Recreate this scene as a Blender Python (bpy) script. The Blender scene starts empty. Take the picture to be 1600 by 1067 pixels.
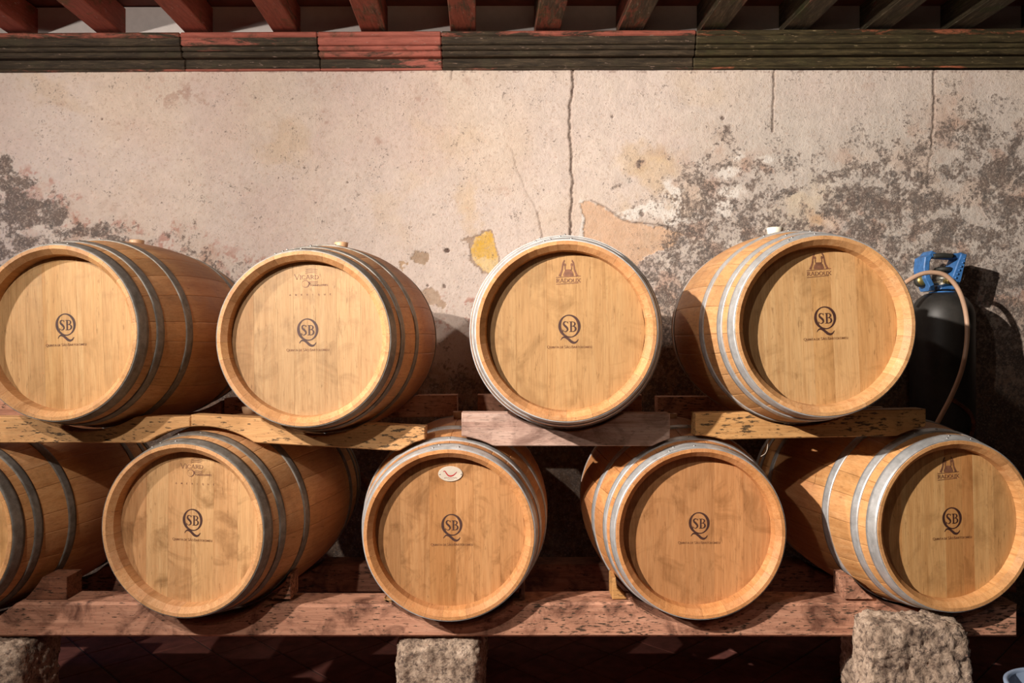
import bpy, bmesh, math, random
import numpy as np
from mathutils import Vector, Matrix, noise as mnoise

random.seed(7)
SC = bpy.context.scene
COL = SC.collection

# ------------------------------------------------------------------ camera, world, lights, exposure
F = 1240.0                      # focal length in pixels of the 1600 x 1067 frame
CAMZ = 1.35
cam = bpy.data.cameras.new('camera')
cam.sensor_width = 36.0
cam.lens = 36.0 * F / 1600.0
camo = bpy.data.objects.new('camera', cam)
camo.location = (0, 0, CAMZ)
camo.rotation_euler = (math.radians(90), 0, 0)
COL.objects.link(camo)
SC.camera = camo

w = bpy.data.worlds.new('world')
SC.world = w
w.use_nodes = True
w.node_tree.nodes['Background'].inputs[0].default_value = (1.0, 0.72, 0.52, 1)
w.node_tree.nodes['Background'].inputs[1].default_value = 0.010

def lamp(name, kind, loc, energy, color, size=0.1, target=None, spot=None):
    l = bpy.data.lights.new(name, kind)
    l.energy = energy
    l.color = color
    if kind == 'AREA':
        l.shape = 'DISK'
        l.size = size
    else:
        l.shadow_soft_size = size
    if kind == 'SPOT' and spot:
        l.spot_size = math.radians(spot[0]); l.spot_blend = spot[1]
    o = bpy.data.objects.new(name, l)
    o.location = loc
    if target is not None:
        d = Vector(target) - Vector(loc)
        o.rotation_euler = d.to_track_quat('-Z', 'Y').to_euler()
    COL.objects.link(o)
    return o

KEY = (1.0, 0.915, 0.835)
lamp('key_lamp', 'SPOT', (-2.58, 0.12, 2.85), 1680, KEY, 0.03, target=(5.6, 2.75, 1.0), spot=(107, 1.0))
lamp('second_lamp', 'SPOT', (-1.5, -0.2, 2.85), 235, KEY, 0.03, target=(-1.3, 3.4, 1.3), spot=(96, 1.0))
lamp('side_lamp', 'SPOT', (-3.4, 1.4, 2.47), 280, KEY, 0.04, target=(0.2, 3.4, 1.5), spot=(130, 1.0))
lamp('added_fill', 'AREA', (0.4, -0.4, 2.6), 3.5, (1.0, 0.78, 0.58), 0.6, target=(-0.8, 3.6, 1.4))  # added soft fill to lift the shadows, no such lamp in the cellar
lamp('window_daylight', 'AREA', (-3.4, 3.4, 1.5), 1.8, (0.10, 0.22, 1.0), 0.35, target=(-1.5, 3.3, 1.1))

SC.view_settings.view_transform = 'Standard'
SC.view_settings.look = 'None'
SC.view_settings.gamma = 1.0
SC.view_settings.use_curve_mapping = False
SC.view_settings.exposure = 0.04

# ------------------------------------------------------------------ helpers
def PX(px, Y): return (px - 800.0) * Y / F
def PZ(py, Y): return CAMZ + (533.5 - py) * Y / F

def link(name, me, parent=None, mat=None, loc=None, rot=None):
    o = bpy.data.objects.new(name, me)
    COL.objects.link(o)
    if mat is not None and me is not None and len(me.materials) == 0:
        me.materials.append(mat)
    if parent is not None: o.parent = parent
    if loc is not None: o.location = loc
    if rot is not None: o.rotation_euler = rot
    return o

def empty(name, loc=(0, 0, 0), rot=(0, 0, 0)):
    o = bpy.data.objects.new(name, None)
    o.empty_display_size = 0.05
    o.location = loc; o.rotation_euler = rot
    COL.objects.link(o)
    return o

def tag(o, label=None, cat=None, group=None, kind=None):
    if label: o['label'] = label
    if cat: o['category'] = cat
    if group: o['group'] = group
    if kind: o['kind'] = kind
    return o

def mesh(name, verts, faces, smooth=False):
    me = bpy.data.meshes.new(name)
    me.from_pydata([tuple(v) for v in verts], [], faces)
    me.update()
    if smooth:
        me.polygons.foreach_set('use_smooth', [True] * len(me.polygons))
    return me

def box_mesh(name, x0, x1, y0, y1, z0, z1, bev=0.0, segs=1):
    bm = bmesh.new()
    vs = [bm.verts.new((x, y, z)) for x in (x0, x1) for y in (y0, y1) for z in (z0, z1)]
    for f in ((0, 1, 3, 2), (4, 6, 7, 5), (0, 4, 5, 1), (2, 3, 7, 6), (0, 2, 6, 4), (1, 5, 7, 3)):
        bm.faces.new([vs[i] for i in f])
    if bev > 0:
        bmesh.ops.bevel(bm, geom=bm.edges[:], offset=bev, segments=segs, affect='EDGES', profile=0.5)
    bmesh.ops.recalc_face_normals(bm, faces=bm.faces[:])
    me = bpy.data.meshes.new(name); bm.to_mesh(me); bm.free()
    return me

def extrude_poly(name, pts, y0, y1, bev=0.0):
    """pts: closed outline in (x, z); extruded from y0 to y1"""
    n = len(pts)
    bm = bmesh.new()
    a = [bm.verts.new((p[0], y0, p[1])) for p in pts]
    b = [bm.verts.new((p[0], y1, p[1])) for p in pts]
    bm.faces.new(a); bm.faces.new(b[::-1])
    for i in range(n):
        j = (i + 1) % n
        bm.faces.new((a[j], a[i], b[i], b[j]))
    bmesh.ops.recalc_face_normals(bm, faces=bm.faces[:])
    if bev > 0:
        es = [e for e in bm.edges if abs(e.verts[0].co.y - e.verts[1].co.y) < 1e-6]
        bmesh.ops.bevel(bm, geom=es, offset=bev, segments=1, affect='EDGES')
    me = bpy.data.meshes.new(name); bm.to_mesh(me); bm.free()
    return me

def lathe(name, prof, n=40, axis='Z', smooth=True, caps=True):
    """prof: list of (r, h)"""
    vs, fs = [], []
    m = len(prof)
    for i in range(n):
        a = 2 * math.pi * i / n
        for r, h in prof:
            if axis == 'Z': vs.append((r * math.cos(a), r * math.sin(a), h))
            elif axis == 'Y': vs.append((r * math.cos(a), h, r * math.sin(a)))
            else: vs.append((h, r * math.cos(a), r * math.sin(a)))
    for i in range(n):
        j = (i + 1) % n
        for k in range(m - 1):
            fs.append((i * m + k, j * m + k, j * m + k + 1, i * m + k + 1))
    if caps:
        fs.append([i * m for i in range(n)][::-1])
        fs.append([i * m + m - 1 for i in range(n)])
    me = mesh(name, vs, fs, smooth)
    bm = bmesh.new(); bm.from_mesh(me)
    bmesh.ops.remove_doubles(bm, verts=bm.verts[:], dist=1e-6)
    bmesh.ops.recalc_face_normals(bm, faces=bm.faces[:])
    bm.to_mesh(me); bm.free()
    return me

def catmull(pts, sub=8):
    pts = [np.array(p, float) for p in pts]
    P = [2 * pts[0] - pts[1]] + pts + [2 * pts[-1] - pts[-2]]
    out = []
    for i in range(1, len(P) - 2):
        for k in range(sub):
            t = k / sub
            out.append(0.5 * ((2 * P[i]) + (-P[i - 1] + P[i + 1]) * t +
                              (2 * P[i - 1] - 5 * P[i] + 4 * P[i + 1] - P[i + 2]) * t * t +
                              (-P[i - 1] + 3 * P[i] - 3 * P[i + 1] + P[i + 2]) * t ** 3))
    out.append(pts[-1])
    return out

def tube_mesh(name, pts, r, n=10, sub=8, rad=None):
    c = [Vector(p) for p in catmull(pts, sub)] if sub > 1 else [Vector(p) for p in pts]
    vs, fs = [], []
    up = Vector((0.03, 0.05, 1)).normalized()
    prev = None
    for i, p in enumerate(c):
        d = (c[min(i + 1, len(c) - 1)] - c[max(i - 1, 0)]).normalized()
        if prev is None:
            a = d.cross(up)
            if a.length < 1e-3: a = d.cross(Vector((1, 0, 0)))
        else:
            a = prev - d * prev.dot(d)
        a.normalize(); prev = a
        b = d.cross(a)
        rr = r if rad is None else rad(i / (len(c) - 1))
        for k in range(n):
            t = 2 * math.pi * k / n
            vs.append(p + a * (rr * math.cos(t)) + b * (rr * math.sin(t)))
    for i in range(len(c) - 1):
        for k in range(n):
            fs.append((i * n + k, i * n + (k + 1) % n, (i + 1) * n + (k + 1) % n, (i + 1) * n + k))
    fs.append(list(range(n))[::-1])
    fs.append([(len(c) - 1) * n + k for k in range(n)])
    return mesh(name, vs, fs, True)

# ------------------------------------------------------------------ materials
class NT:
    def __init__(s, name):
        s.m = bpy.data.materials.new(name); s.m.use_nodes = True
        s.t = s.m.node_tree; s.n = s.t.nodes; s.l = s.t.links
        s.b = s.n['Principled BSDF']
    def node(s, kind, **kw):
        o = s.n.new(kind)
        for k, v in kw.items(): setattr(o, k, v)
        return o
    def inp(s, node, key, v):
        if hasattr(v, 'is_output') or isinstance(v, bpy.types.NodeSocket): s.l.new(v, node.inputs[key])
        else: node.inputs[key].default_value = v
    def coord(s, scale=(1, 1, 1), rnd=True, out='Object'):
        tc = s.node('ShaderNodeTexCoord')
        mp = s.node('ShaderNodeMapping')
        mp.inputs['Scale'].default_value = scale
        if rnd:
            oi = s.node('ShaderNodeObjectInfo')
            mu = s.node('ShaderNodeVectorMath', operation='SCALE')
            mu.inputs[0].default_value = (37.1, 17.7, 53.3)
            s.l.new(oi.outputs['Random'], mu.inputs['Scale'])
            ad = s.node('ShaderNodeVectorMath', operation='ADD')
            s.l.new(tc.outputs[out], ad.inputs[0]); s.l.new(mu.outputs[0], ad.inputs[1])
            s.l.new(ad.outputs[0], mp.inputs[0])
        else:
            s.l.new(tc.outputs[out], mp.inputs[0])
        return mp.outputs[0]
    def noise(s, vec, scale=5, detail=4, rough=0.6, dist=0.0, fac=True):
        n = s.node('ShaderNodeTexNoise')
        s.l.new(vec, n.inputs['Vector'])
        n.inputs['Scale'].default_value = scale; n.inputs['Detail'].default_value = detail
        n.inputs['Roughness'].default_value = rough; n.inputs['Distortion'].default_value = dist
        return n.outputs[0] if fac else n.outputs[1]
    def ramp(s, fac, stops):
        r = s.node('ShaderNodeValToRGB')
        e = r.color_ramp.elements
        while len(e) < len(stops): e.new(0.5)
        for i, (p, c) in enumerate(stops):
            e[i].position = p
            e[i].color = (c, c, c, 1) if not isinstance(c, (tuple, list)) else tuple(c) + (1,)
        s.l.new(fac, r.inputs[0])
        return r.outputs[0]
    def mix(s, fac, a, b, mode='MIX'):
        m = s.node('ShaderNodeMix', data_type='RGBA', blend_type=mode)
        for k, v in ((0, fac), (6, a), (7, b)):
            if isinstance(v, bpy.types.NodeSocket): s.l.new(v, m.inputs[k])
            elif isinstance(v, (tuple, list)): m.inputs[k].default_value = tuple(v)[:3] + (1,)
            else: m.inputs[k].default_value = v
        return m.outputs[2]
    def math(s, op, a, b=None, clamp=False):
        m = s.node('ShaderNodeMath', operation=op, use_clamp=clamp)
        for k, v in ((0, a), (1, b)):
            if v is None: continue
            if isinstance(v, bpy.types.NodeSocket): s.l.new(v, m.inputs[k])
            else: m.inputs[k].default_value = v
        return m.outputs[0]
    def base(s, c):
        if isinstance(c, bpy.types.NodeSocket): s.l.new(c, s.b.inputs['Base Color'])
        else: s.b.inputs['Base Color'].default_value = tuple(c)[:3] + (1,)
    def rough(s, v):
        if isinstance(v, bpy.types.NodeSocket): s.l.new(v, s.b.inputs['Roughness'])
        else: s.b.inputs['Roughness'].default_value = v
    def bump(s, h, strength=0.3, dist=0.002):
        b = s.node('ShaderNodeBump')
        b.inputs['Strength'].default_value = strength; b.inputs['Distance'].default_value = dist
        s.l.new(h, b.inputs['Height']); s.l.new(b.outputs[0], s.b.inputs['Normal'])

def m_oak(name, axis, light, mid, dark, stain=0.5, stain_alpha=False, stain_lo=0.50, spots=0.0, wine=False, tint=True, rough=0.55):
    """oak; axis = grain direction in object space"""
    s = NT(name)
    st = {'X': (1.2, 26, 26), 'Y': (26, 1.2, 26), 'Z': (26, 26, 1.2)}[axis]
    st2 = {'X': (0.6, 5, 5), 'Y': (5, 0.6, 5), 'Z': (5, 5, 0.6)}[axis]
    g = s.noise(s.coord(st), 2.2, 6, 0.65, 0.6)
    fine = s.noise(s.coord(tuple(4 * a for a in st)), 3.0, 3, 0.6)
    big = s.noise(s.coord(st2), 1.6, 4, 0.55, 1.2)
    blot = s.noise(s.coord((1, 1, 1)), 9, 6, 0.65, 0.8)
    c = s.ramp(g, [(0.25, dark), (0.48, mid), (0.72, light)])
    c = s.mix(s.ramp(big, [(0.35, 0.0), (0.7, 0.75)]), c, mid)
    c = s.mix(s.ramp(fine, [(0.3, 0.35), (0.55, 0.0)]), c, tuple(0.6 * x for x in dark))
    bf = s.ramp(blot, [(stain_lo, 0.0), (stain_lo + 0.2, stain)])
    if stain_alpha: bf = s.math('MULTIPLY', bf, s.node('ShaderNodeObjectInfo').outputs['Alpha'])
    c = s.mix(bf, c, tuple(0.55 * x for x in dark))
    fk = s.noise(s.coord({'X': (2, 10, 10), 'Y': (10, 2, 10), 'Z': (10, 10, 2)}[axis]), 9, 4, 0.7, 0.3)
    c = s.mix(s.ramp(fk, [(0.60, 0.0), (0.70, 0.55)]), c, tuple(0.5 * x for x in dark))
    if spots > 0:
        sp = s.noise(s.coord({'X': (10, 40, 40), 'Y': (40, 10, 40), 'Z': (40, 40, 10)}[axis]), 3.4, 4, 0.6)
        area = s.noise(s.coord((1, 1, 1)), 4.0, 2, 0.5)
        sp2 = s.math('ADD', sp, s.math('MULTIPLY', s.math('SUBTRACT', area, 0.5), 0.35))
        c = s.mix(s.ramp(sp2, [(0.575, 0.0), (0.64, spots)]), c, (0.035, 0.026, 0.016))
    oi = s.node('ShaderNodeObjectInfo')
    v = s.math('ADD', s.math('MULTIPLY', oi.outputs['Random'], 0.14), 0.93)
    vv = s.node('ShaderNodeCombineColor')
    for i in range(3): s.l.new(v, vv.inputs[i])
    c = s.mix(1.0, c, vv.outputs[0], 'MULTIPLY')
    if wine:
        tc = s.node('ShaderNodeTexCoord'); sx = s.node('ShaderNodeSeparateXYZ')
        s.l.new(tc.outputs['Object'], sx.inputs[0])
        d = s.math('ABSOLUTE', s.math('SUBTRACT', sx.outputs[1], 0.47))
        wn = s.noise(s.coord((6, 2, 6)), 4, 4, 0.6)
        d2 = s.math('ADD', d, s.math('MULTIPLY', s.math('SUBTRACT', wn, 0.5), 0.16))
        f = s.math('MULTIPLY', s.ramp(d2, [(0.10, 0.75), (0.20, 0.0)]), oi.outputs['Alpha'])
        c = s.mix(f, c, (0.20, 0.045, 0.035))
    if tint:
        c = s.mix(1.0, c, oi.outputs['Color'], 'MULTIPLY')
    s.base(c); s.rough(s.ramp(blot, [(0.3, rough + 0.1), (0.7, rough - 0.08)]))
    s.b.inputs['Specular IOR Level'].default_value = 0.3
    h = s.mix(0.5, g, fine)
    s.bump(h, 0.25, 0.0012)
    return s.m

def m_steel(name, c1, c2, rough=0.5, metal=0.7):
    s = NT(name)
    n1 = s.noise(s.coord((1, 1, 1)), 30, 6, 0.7, 0.4)
    n2 = s.noise(s.coord((1, 1, 1)), 7, 5, 0.6, 0.8)
    c = s.mix(s.ramp(n1, [(0.35, 0.0), (0.65, 1.0)]), c1, c2)
    c = s.mix(s.ramp(n2, [(0.55, 0.0), (0.75, 0.6)]), c, tuple(0.45 * x for x in c1))
    s.base(c); s.b.inputs['Metallic'].default_value = metal
    s.rough(s.ramp(n2, [(0.3, rough - 0.08), (0.7, rough + 0.15)]))
    s.bump(n1, 0.12, 0.001)
    return s.m

def m_simple(name, c, rough=0.6, metal=0.0, var=0.25, scale=20, bump=0.1):
    s = NT(name)
    n1 = s.noise(s.coord((1, 1, 1)), scale, 6, 0.65)
    s.base(s.mix(s.ramp(n1, [(0.3, 0.0), (0.7, 1.0)]), tuple(x * (1 - var) for x in c), tuple(min(1, x * (1 + var)) for x in c)))
    s.b.inputs['Metallic'].default_value = metal
    s.rough(rough)
    s.bump(n1, bump, 0.002)
    return s.m

def m_paint(name, wood, paint, moss, cover=0.5, axis='X'):
    """weathered timber with flaking oxide paint and grey-green grime"""
    s = NT(name)
    A = lambda a, b: (a, b, b) if axis == 'X' else (b, a, b)
    g = s.noise(s.coord(A(3, 26)), 2.5, 7, 0.75, 0.5)
    p = s.noise(s.coord(A(3.0, 14)), 1.6, 8, 0.75, 0.6)
    big = s.noise(s.coord(A(1.0, 3)), 1.5, 3, 0.5)
    m = s.noise(s.coord((1, 1, 1)), 7, 6, 0.7, 0.4)
    c = s.ramp(g, [(0.32, tuple(0.35 * x for x in wood)), (0.52, wood), (0.72, tuple(2.6 * x for x in wood))])
    oi = s.node('ShaderNodeObjectInfo')
    pf = s.math('ADD', s.mix(0.35, p, big), s.math('SUBTRACT', oi.outputs['Alpha'], 0.5))
    pc = s.ramp(g, [(0.3, tuple(0.6 * x for x in paint)), (0.55, paint), (0.75, tuple(1.25 * x for x in paint))])
    c = s.mix(s.ramp(pf, [(1.0 - cover - 0.02, 0.0), (1.0 - cover + 0.05, 1.0)]), c, pc)
    c = s.mix(s.ramp(m, [(0.55, 0.0), (0.68, 0.8)]), c, moss)
    fl = s.noise(s.coord(A(9, 40)), 2.2, 4, 0.65)
    c = s.mix(s.ramp(fl, [(0.64, 0.0), (0.70, 0.55)]), c, (0.46, 0.33, 0.27))
    c = s.mix(1.0, c, oi.outputs['Color'], 'MULTIPLY')
    s.base(c); s.rough(0.75)
    s.b.inputs['Specular IOR Level'].default_value = 0.25
    s.bump(g, 0.5, 0.004)
    return s.m

M = {}
M['stave'] = m_oak('oak_stave', 'Y', (0.64, 0.385, 0.195), (0.55, 0.295, 0.13), (0.40, 0.185, 0.07), 0.4, wine=True)
M['head'] = m_oak('oak_head', 'Z', (0.64, 0.42, 0.205), (0.565, 0.335, 0.148), (0.40, 0.205, 0.075), 0.8, stain_alpha=True)
M['plank'] = m_oak('pine_plank', 'X', (0.66, 0.42, 0.21), (0.56, 0.32, 0.14), (0.40, 0.20, 0.08), 0.35, spots=0.9, rough=0.7)
M['plank_plain'] = m_oak('grey_plank', 'X', (0.66, 0.50, 0.42), (0.52, 0.345, 0.27), (0.27, 0.135, 0.10), 0.75, stain_lo=0.48, spots=0.35, rough=0.75)
M['beam'] = m_oak('red_beam', 'X', (0.66, 0.365, 0.24), (0.54, 0.265, 0.165), (0.20, 0.075, 0.045), 0.95, stain_lo=0.47, spots=0.9, rough=0.75)
M['steel_dark'] = m_steel('dark_hoop_steel', (0.14, 0.125, 0.105), (0.26, 0.24, 0.21), 0.52, 0.45)
M['steel_light'] = m_steel('galvanised_hoop_steel', (0.42, 0.42, 0.41), (0.62, 0.62, 0.61), 0.45, 0.55)
M['rivet'] = m_steel('rivet_steel', (0.30, 0.29, 0.28), (0.5, 0.48, 0.46), 0.35, 0.8)
M['ink'] = m_simple('dark_brown_ink', (0.052, 0.018, 0.012), 0.6, 0, 0.3, 60, 0)
M['ink_thin'] = m_simple('thin_brown_ink', (0.17, 0.070, 0.028), 0.6, 0, 0.3, 60, 0)
M['brand'] = m_simple('scorched_brand', (0.18, 0.075, 0.038), 0.6, 0, 0.35, 60, 0)
M['bung'] = m_simple('bung_silicone', (0.66, 0.40, 0.22), 0.45, 0, 0.08, 20, 0.02)
M['bung_white'] = m_simple('bung_pale', (0.78, 0.74, 0.60), 0.45, 0, 0.06, 20, 0.02)
M['badge'] = m_simple('cream_enamel', (0.70, 0.60, 0.48), 0.35, 0.2, 0.08, 30, 0.02)
M['red'] = m_simple('red_enamel', (0.42, 0.015, 0.02), 0.4, 0, 0.1, 30, 0)
M['blue'] = m_simple('blue_paint', (0.05, 0.17, 0.42), 0.45, 0, 0.3, 40, 0.15)
M['cyl'] = m_simple('black_cylinder_paint', (0.035, 0.032, 0.028), 0.5, 0.1, 0.45, 9, 0.1)
M['valve'] = m_steel('valve_metal', (0.22, 0.20, 0.16), (0.45, 0.42, 0.36), 0.4, 0.8)
M['brass'] = m_steel('old_brass', (0.35, 0.25, 0.07), (0.55, 0.42, 0.14), 0.4, 0.8)
M['rubber'] = m_simple('black_rubber', (0.03, 0.03, 0.025), 0.6)
M['hose'] = m_simple('tan_hose', (0.60, 0.38, 0.25), 0.4, 0, 0.1, 20, 0.02)
M['rust'] = m_simple('rusty_iron', (0.16, 0.06, 0.03), 0.85, 0.2, 0.6, 45, 0.6)
M['bucket'] = m_simple('blue_grey_plastic', (0.26, 0.33, 0.45), 0.4, 0, 0.1, 12, 0.02)
M['joist'] = m_paint('joist_oxide_paint', (0.12, 0.07, 0.045), (0.35, 0.085, 0.055), (0.085, 0.075, 0.03), 0.62, 'Y')
M['trim'] = m_paint('cornice_flaking_paint', (0.055, 0.040, 0.025), (0.40, 0.12, 0.085), (0.06, 0.05, 0.028), 0.40, 'X')
M['mortar'] = m_simple('dark_mortar', (0.05, 0.03, 0.025), 0.9)
M['tile'] = m_simple('terracotta_tile', (0.17, 0.05, 0.036), 0.8, 0, 0.35, 14, 0.2)
M['ceil'] = m_simple('ceiling_board_paint', (0.16, 0.045, 0.03), 0.8, 0, 0.3, 8, 0.2)

def m_stone():
    s = NT('rough_granite')
    a = s.noise(s.coord((1, 1, 1)), 16, 9, 0.75, 0.3)
    b = s.noise(s.coord((1, 1, 1)), 60, 3, 0.7)
    c = s.ramp(a, [(0.36, (0.10, 0.062, 0.042)), (0.5, (0.34, 0.245, 0.175)), (0.66, (0.54, 0.41, 0.31))])
    c = s.mix(s.ramp(b, [(0.36, 0.85), (0.50, 0.0)]), c, (0.07, 0.045, 0.035))
    s.base(c); s.rough(0.95); s.bump(s.mix(0.5, a, b), 1.0, 0.012)
    return s.m
M['stone'] = m_stone()

def m_wall():
    s = NT('mouldy_plaster')
    at = s.node('ShaderNodeAttribute', attribute_name='tone')
    mo = s.node('ShaderNodeAttribute', attribute_name='mould')
    vec = s.coord((1, 1, 1), rnd=False)
    n1 = s.noise(vec, 68, 3, 0.75)
    n2 = s.noise(vec, 22, 5, 0.65, 0.4)
    n3 = s.noise(vec, 260, 3, 0.6)
    c = at.outputs['Color']
    # fine sand grain of the plaster
    c = s.mix(s.ramp(n1, [(0.33, 0.55), (0.45, 0.0)]), c, (0.42, 0.29, 0.21))
    c = s.mix(s.ramp(n2, [(0.35, 0.0), (0.75, 0.28)]), c, (0.76, 0.64, 0.52))
    mix = s.mix(0.15, n1, n2)
    f = s.math('ADD', mo.outputs['Fac'], s.math('MULTIPLY', s.math('SUBTRACT', mix, 0.5), 3.6))
    f1 = s.ramp(f, [(0.32, 0.0), (0.62, 0.6), (1.0, 0.92)])
    dk = s.ramp(n2, [(0.35, (0.105, 0.09, 0.082)), (0.6, (0.165, 0.12, 0.098))])
    c = s.mix(f1, c, dk)
    n4 = s.noise(vec, 105, 2, 0.7)
    sp = s.math('MULTIPLY', s.ramp(n4, [(0.54, 0.0), (0.64, 0.75)]), s.math('MULTIPLY', f1, 1.0))
    c = s.mix(sp, c, (0.46, 0.37, 0.30))
    s.base(c); s.rough(0.92)
    s.b.inputs['Specular IOR Level'].default_value = 0.15
    s.bump(s.mix(0.3, n1, n3), 0.6, 0.010)
    return s.m
M['wall'] = m_wall()
M['infill'] = m_simple('white_infill_plaster', (0.66, 0.60, 0.56), 0.9, 0, 0.06, 25, 0.2)

# ------------------------------------------------------------------ setting: back wall
WY = 3.95
SW = F / WY

def vnoise(x, y, seed):
    rs = np.random.RandomState(seed); T = rs.rand(128, 128)
    xi = np.floor(x).astype(int); yi = np.floor(y).astype(int)
    fx = x - xi; fy = y - yi
    fx = fx * fx * (3 - 2 * fx); fy = fy * fy * (3 - 2 * fy)
    g = lambda a, b: T[a % 128, b % 128]
    return (g(xi, yi) * (1 - fx) + g(xi + 1, yi) * fx) * (1 - fy) + (g(xi, yi + 1) * (1 - fx) + g(xi + 1, yi + 1) * fx) * fy

def fbm(x, y, f, seed, octv=5, gain=0.55):
    t = 0; a = 1; n = 0
    for k in range(octv):
        t = t + a * vnoise(x * f + 31.7 * k, y * f + 11.3 * k, seed + k); n += a
        a *= gain; f *= 2.03
    return t / n

def sstep(a, b, x):
    t = np.clip((x - a) / (b - a), 0, 1)
    return t * t * (3 - 2 * t)

def seg_dist(x, y, pts):
    d = np.full(x.shape, 1e9)
    for (x0, y0), (x1, y1) in zip(pts[:-1], pts[1:]):
        dx, dy = x1 - x0, y1 - y0
        t = np.clip(((x - x0) * dx + (y - y0) * dy) / (dx * dx + dy * dy), 0, 1)
        d = np.minimum(d, np.hypot(x - x0 - t * dx, y - y0 - t * dy))
    return d

def in_poly(x, y, pts):
    ins = np.zeros(x.shape, bool)
    n = len(pts)
    for i in range(n):
        x0, y0 = pts[i]; x1, y1 = pts[(i + 1) % n]
        c = ((y0 > y) != (y1 > y)) & (x < (x1 - x0) * (y - y0) / (y1 - y0 + 1e-9) + x0)
        ins ^= c
    return ins

def build_wall():
    xs = np.concatenate([np.linspace(-3.8, -2.75, 60)[:-1], np.arange(-2.75, 2.75, 0.0052), np.linspace(2.75, 3.8, 60)])
    zs = np.concatenate([np.linspace(0.0, 1.2, 60)[:-1], np.linspace(1.2, 2.70, 288)])
    X, Z = np.meshgrid(xs, zs)
    # wall plan coordinates in centi-units: u to the right, v downwards (about 3.2 mm each)
    u = 800 + X * SW
    v = 533.5 - (Z - CAMZ) * SW
    n_big = fbm(u, v, 1 / 190.0, 11, 5)
    n_mid = fbm(u, v, 1 / 60.0, 23, 5)
    n_sm = fbm(u, v, 1 / 17.0, 37, 4, 0.65)
    n_fi = fbm(u, v, 1 / 6.0, 53, 3, 0.7)
    def mixc(c, f, col):
        f = np.clip(f, 0, 1)[..., None]
        return c * (1 - f) + np.array(col) * f
    c = np.ones(u.shape + (3,)) * np.array((0.68, 0.565, 0.495))
    c = mixc(c, sstep(0.45, 0.75, n_big) * 0.5, (0.69, 0.53, 0.39))
    c = mixc(c, sstep(0.48, 0.72, fbm(u, v, 1 / 110.0, 71)) * 0.5, (0.65, 0.50, 0.44))
    c = mixc(c, sstep(0.5, 0.75, n_mid) * 0.45, (0.74, 0.62, 0.52))
    # greyer plaster above the damp on the right
    c = mixc(c, sstep(950, 1250, u) * sstep(60, 250, v) * 0.6, (0.58, 0.53, 0.46))
    c = mixc(c, sstep(300, 0, u) * sstep(170, 300, v) * 0.45, (0.58, 0.50, 0.46))
    # ochre stains
    wx = fbm(u, v, 1 / 46.0, 301, 5, 0.62) - 0.5; wy = fbm(u, v, 1 / 46.0, 331, 5, 0.62) - 0.5
    def blob(cx, cy, rx, ry, soft=0.8):
        am = min(150, 3.4 * min(rx, ry))
        d = np.hypot((u + wx * am - cx) / rx, (v + wy * am - cy) / ry)
        return sstep(1.15, 1.15 - soft, d)
    # evenly distributed crumbly noise, 0..1
    crumb = fbm(u + wx * 30, v + wy * 30, 1 / 20.0, 401, 5, 0.88)
    crumb = 0.5 + 0.5 * np.tanh((crumb - crumb.mean()) / crumb.std() * 0.85)
    for a in ((1010, 255, 70, 30, 0.55), (1040, 290, 60, 40, 0.5), (95, 140, 60, 40, 0.3), (735, 310, 26, 50, 0.45),
              (450, 240, 50, 40, 0.28), (620, 330, 40, 60, 0.2), (1100, 140, 60, 30, 0.2), (700, 215, 60, 30, 0.25)):
        c = mixc(c, blob(*a[:4], soft=0.9) * a[4], (0.62, 0.42, 0.21))
    c = mixc(c, blob(1285, 345, 34, 22, 0.9) * 0.75, (0.62, 0.24, 0.07))
    c = mixc(c, blob(1308, 352, 22, 18, 0.5) * 0.8, (0.80, 0.60, 0.50))
    c = mixc(c, blob(1265, 340, 70, 60, 0.9) * 0.45, (0.72, 0.55, 0.32))
    # mauve-brown fungus specks below the cornice
    for a in ((285, 140, 60, 30, 1.0), (510, 182, 14, 12, 1.0), (325, 165, 16, 14, 1.0), (665, 152, 22, 20, 0.9), (385, 145, 40, 22, .7),
              (590, 222, 14, 12, 0.9), (190, 195, 24, 12, 0.7), (90, 160, 20, 16, 0.6), (120, 240, 24, 12, 0.6), (510, 130, 60, 26, .6),
              (730, 125, 20, 20, 0.5), (790, 290, 14, 10, 0.6), (225, 130, 40, 20, .5), (1345, 125, 30, 20, 0.6), (1520, 130, 50, 20, 0.4)):
        f = blob(*a[:4], soft=0.9) * sstep(0.50, 0.60, n_sm * 0.45 + n_fi * 0.55)
        c = mixc(c, f * a[4] * 0.62, (0.36, 0.20, 0.15))
    # red-brown lichen freckles along the edge of the left damp
    edge_l = np.interp(u, [-300, 0, 60, 110, 170, 240, 330, 430, 520], [190, 262, 285, 322, 352, 378, 398, 425, 470])
    bl = v - edge_l + (n_mid - 0.5) * 90 + (n_sm - 0.5) * 40
    f = sstep(-28, -5, bl) * sstep(60, 20, bl) * sstep(0.52, 0.60, n_fi * 0.5 + n_sm * 0.5)
    c = mixc(c, f * 0.75, (0.38, 0.12, 0.08))
    dens = sstep(-40, 45, bl) * 0.62 * sstep(620, 330, u)
    for a in ((45, 335, 120, 46, 1.2), (10, 280, 60, 34, 1.0), (130, 358, 80, 24, 1.08), (175, 378, 80, 16, 0.9), (0, 400, 70, 44, 1.0), (330, 415, 40, 20, 0.75),
              (150, 385, 40, 14, 0.8), (230, 375, 25, 10, 0.8)):
        dens = np.maximum(dens, blob(*a[:4], soft=0.9) * a[4])
    for a in ((62, 357, 36, 9), (102, 352, 24, 9), (5, 312, 10, 14), (150, 376, 26, 9), (65, 332, 14, 8), (60, 310, 30, 9)):
        dens = dens - blob(*a, soft=0.7) * 0.6
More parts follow.
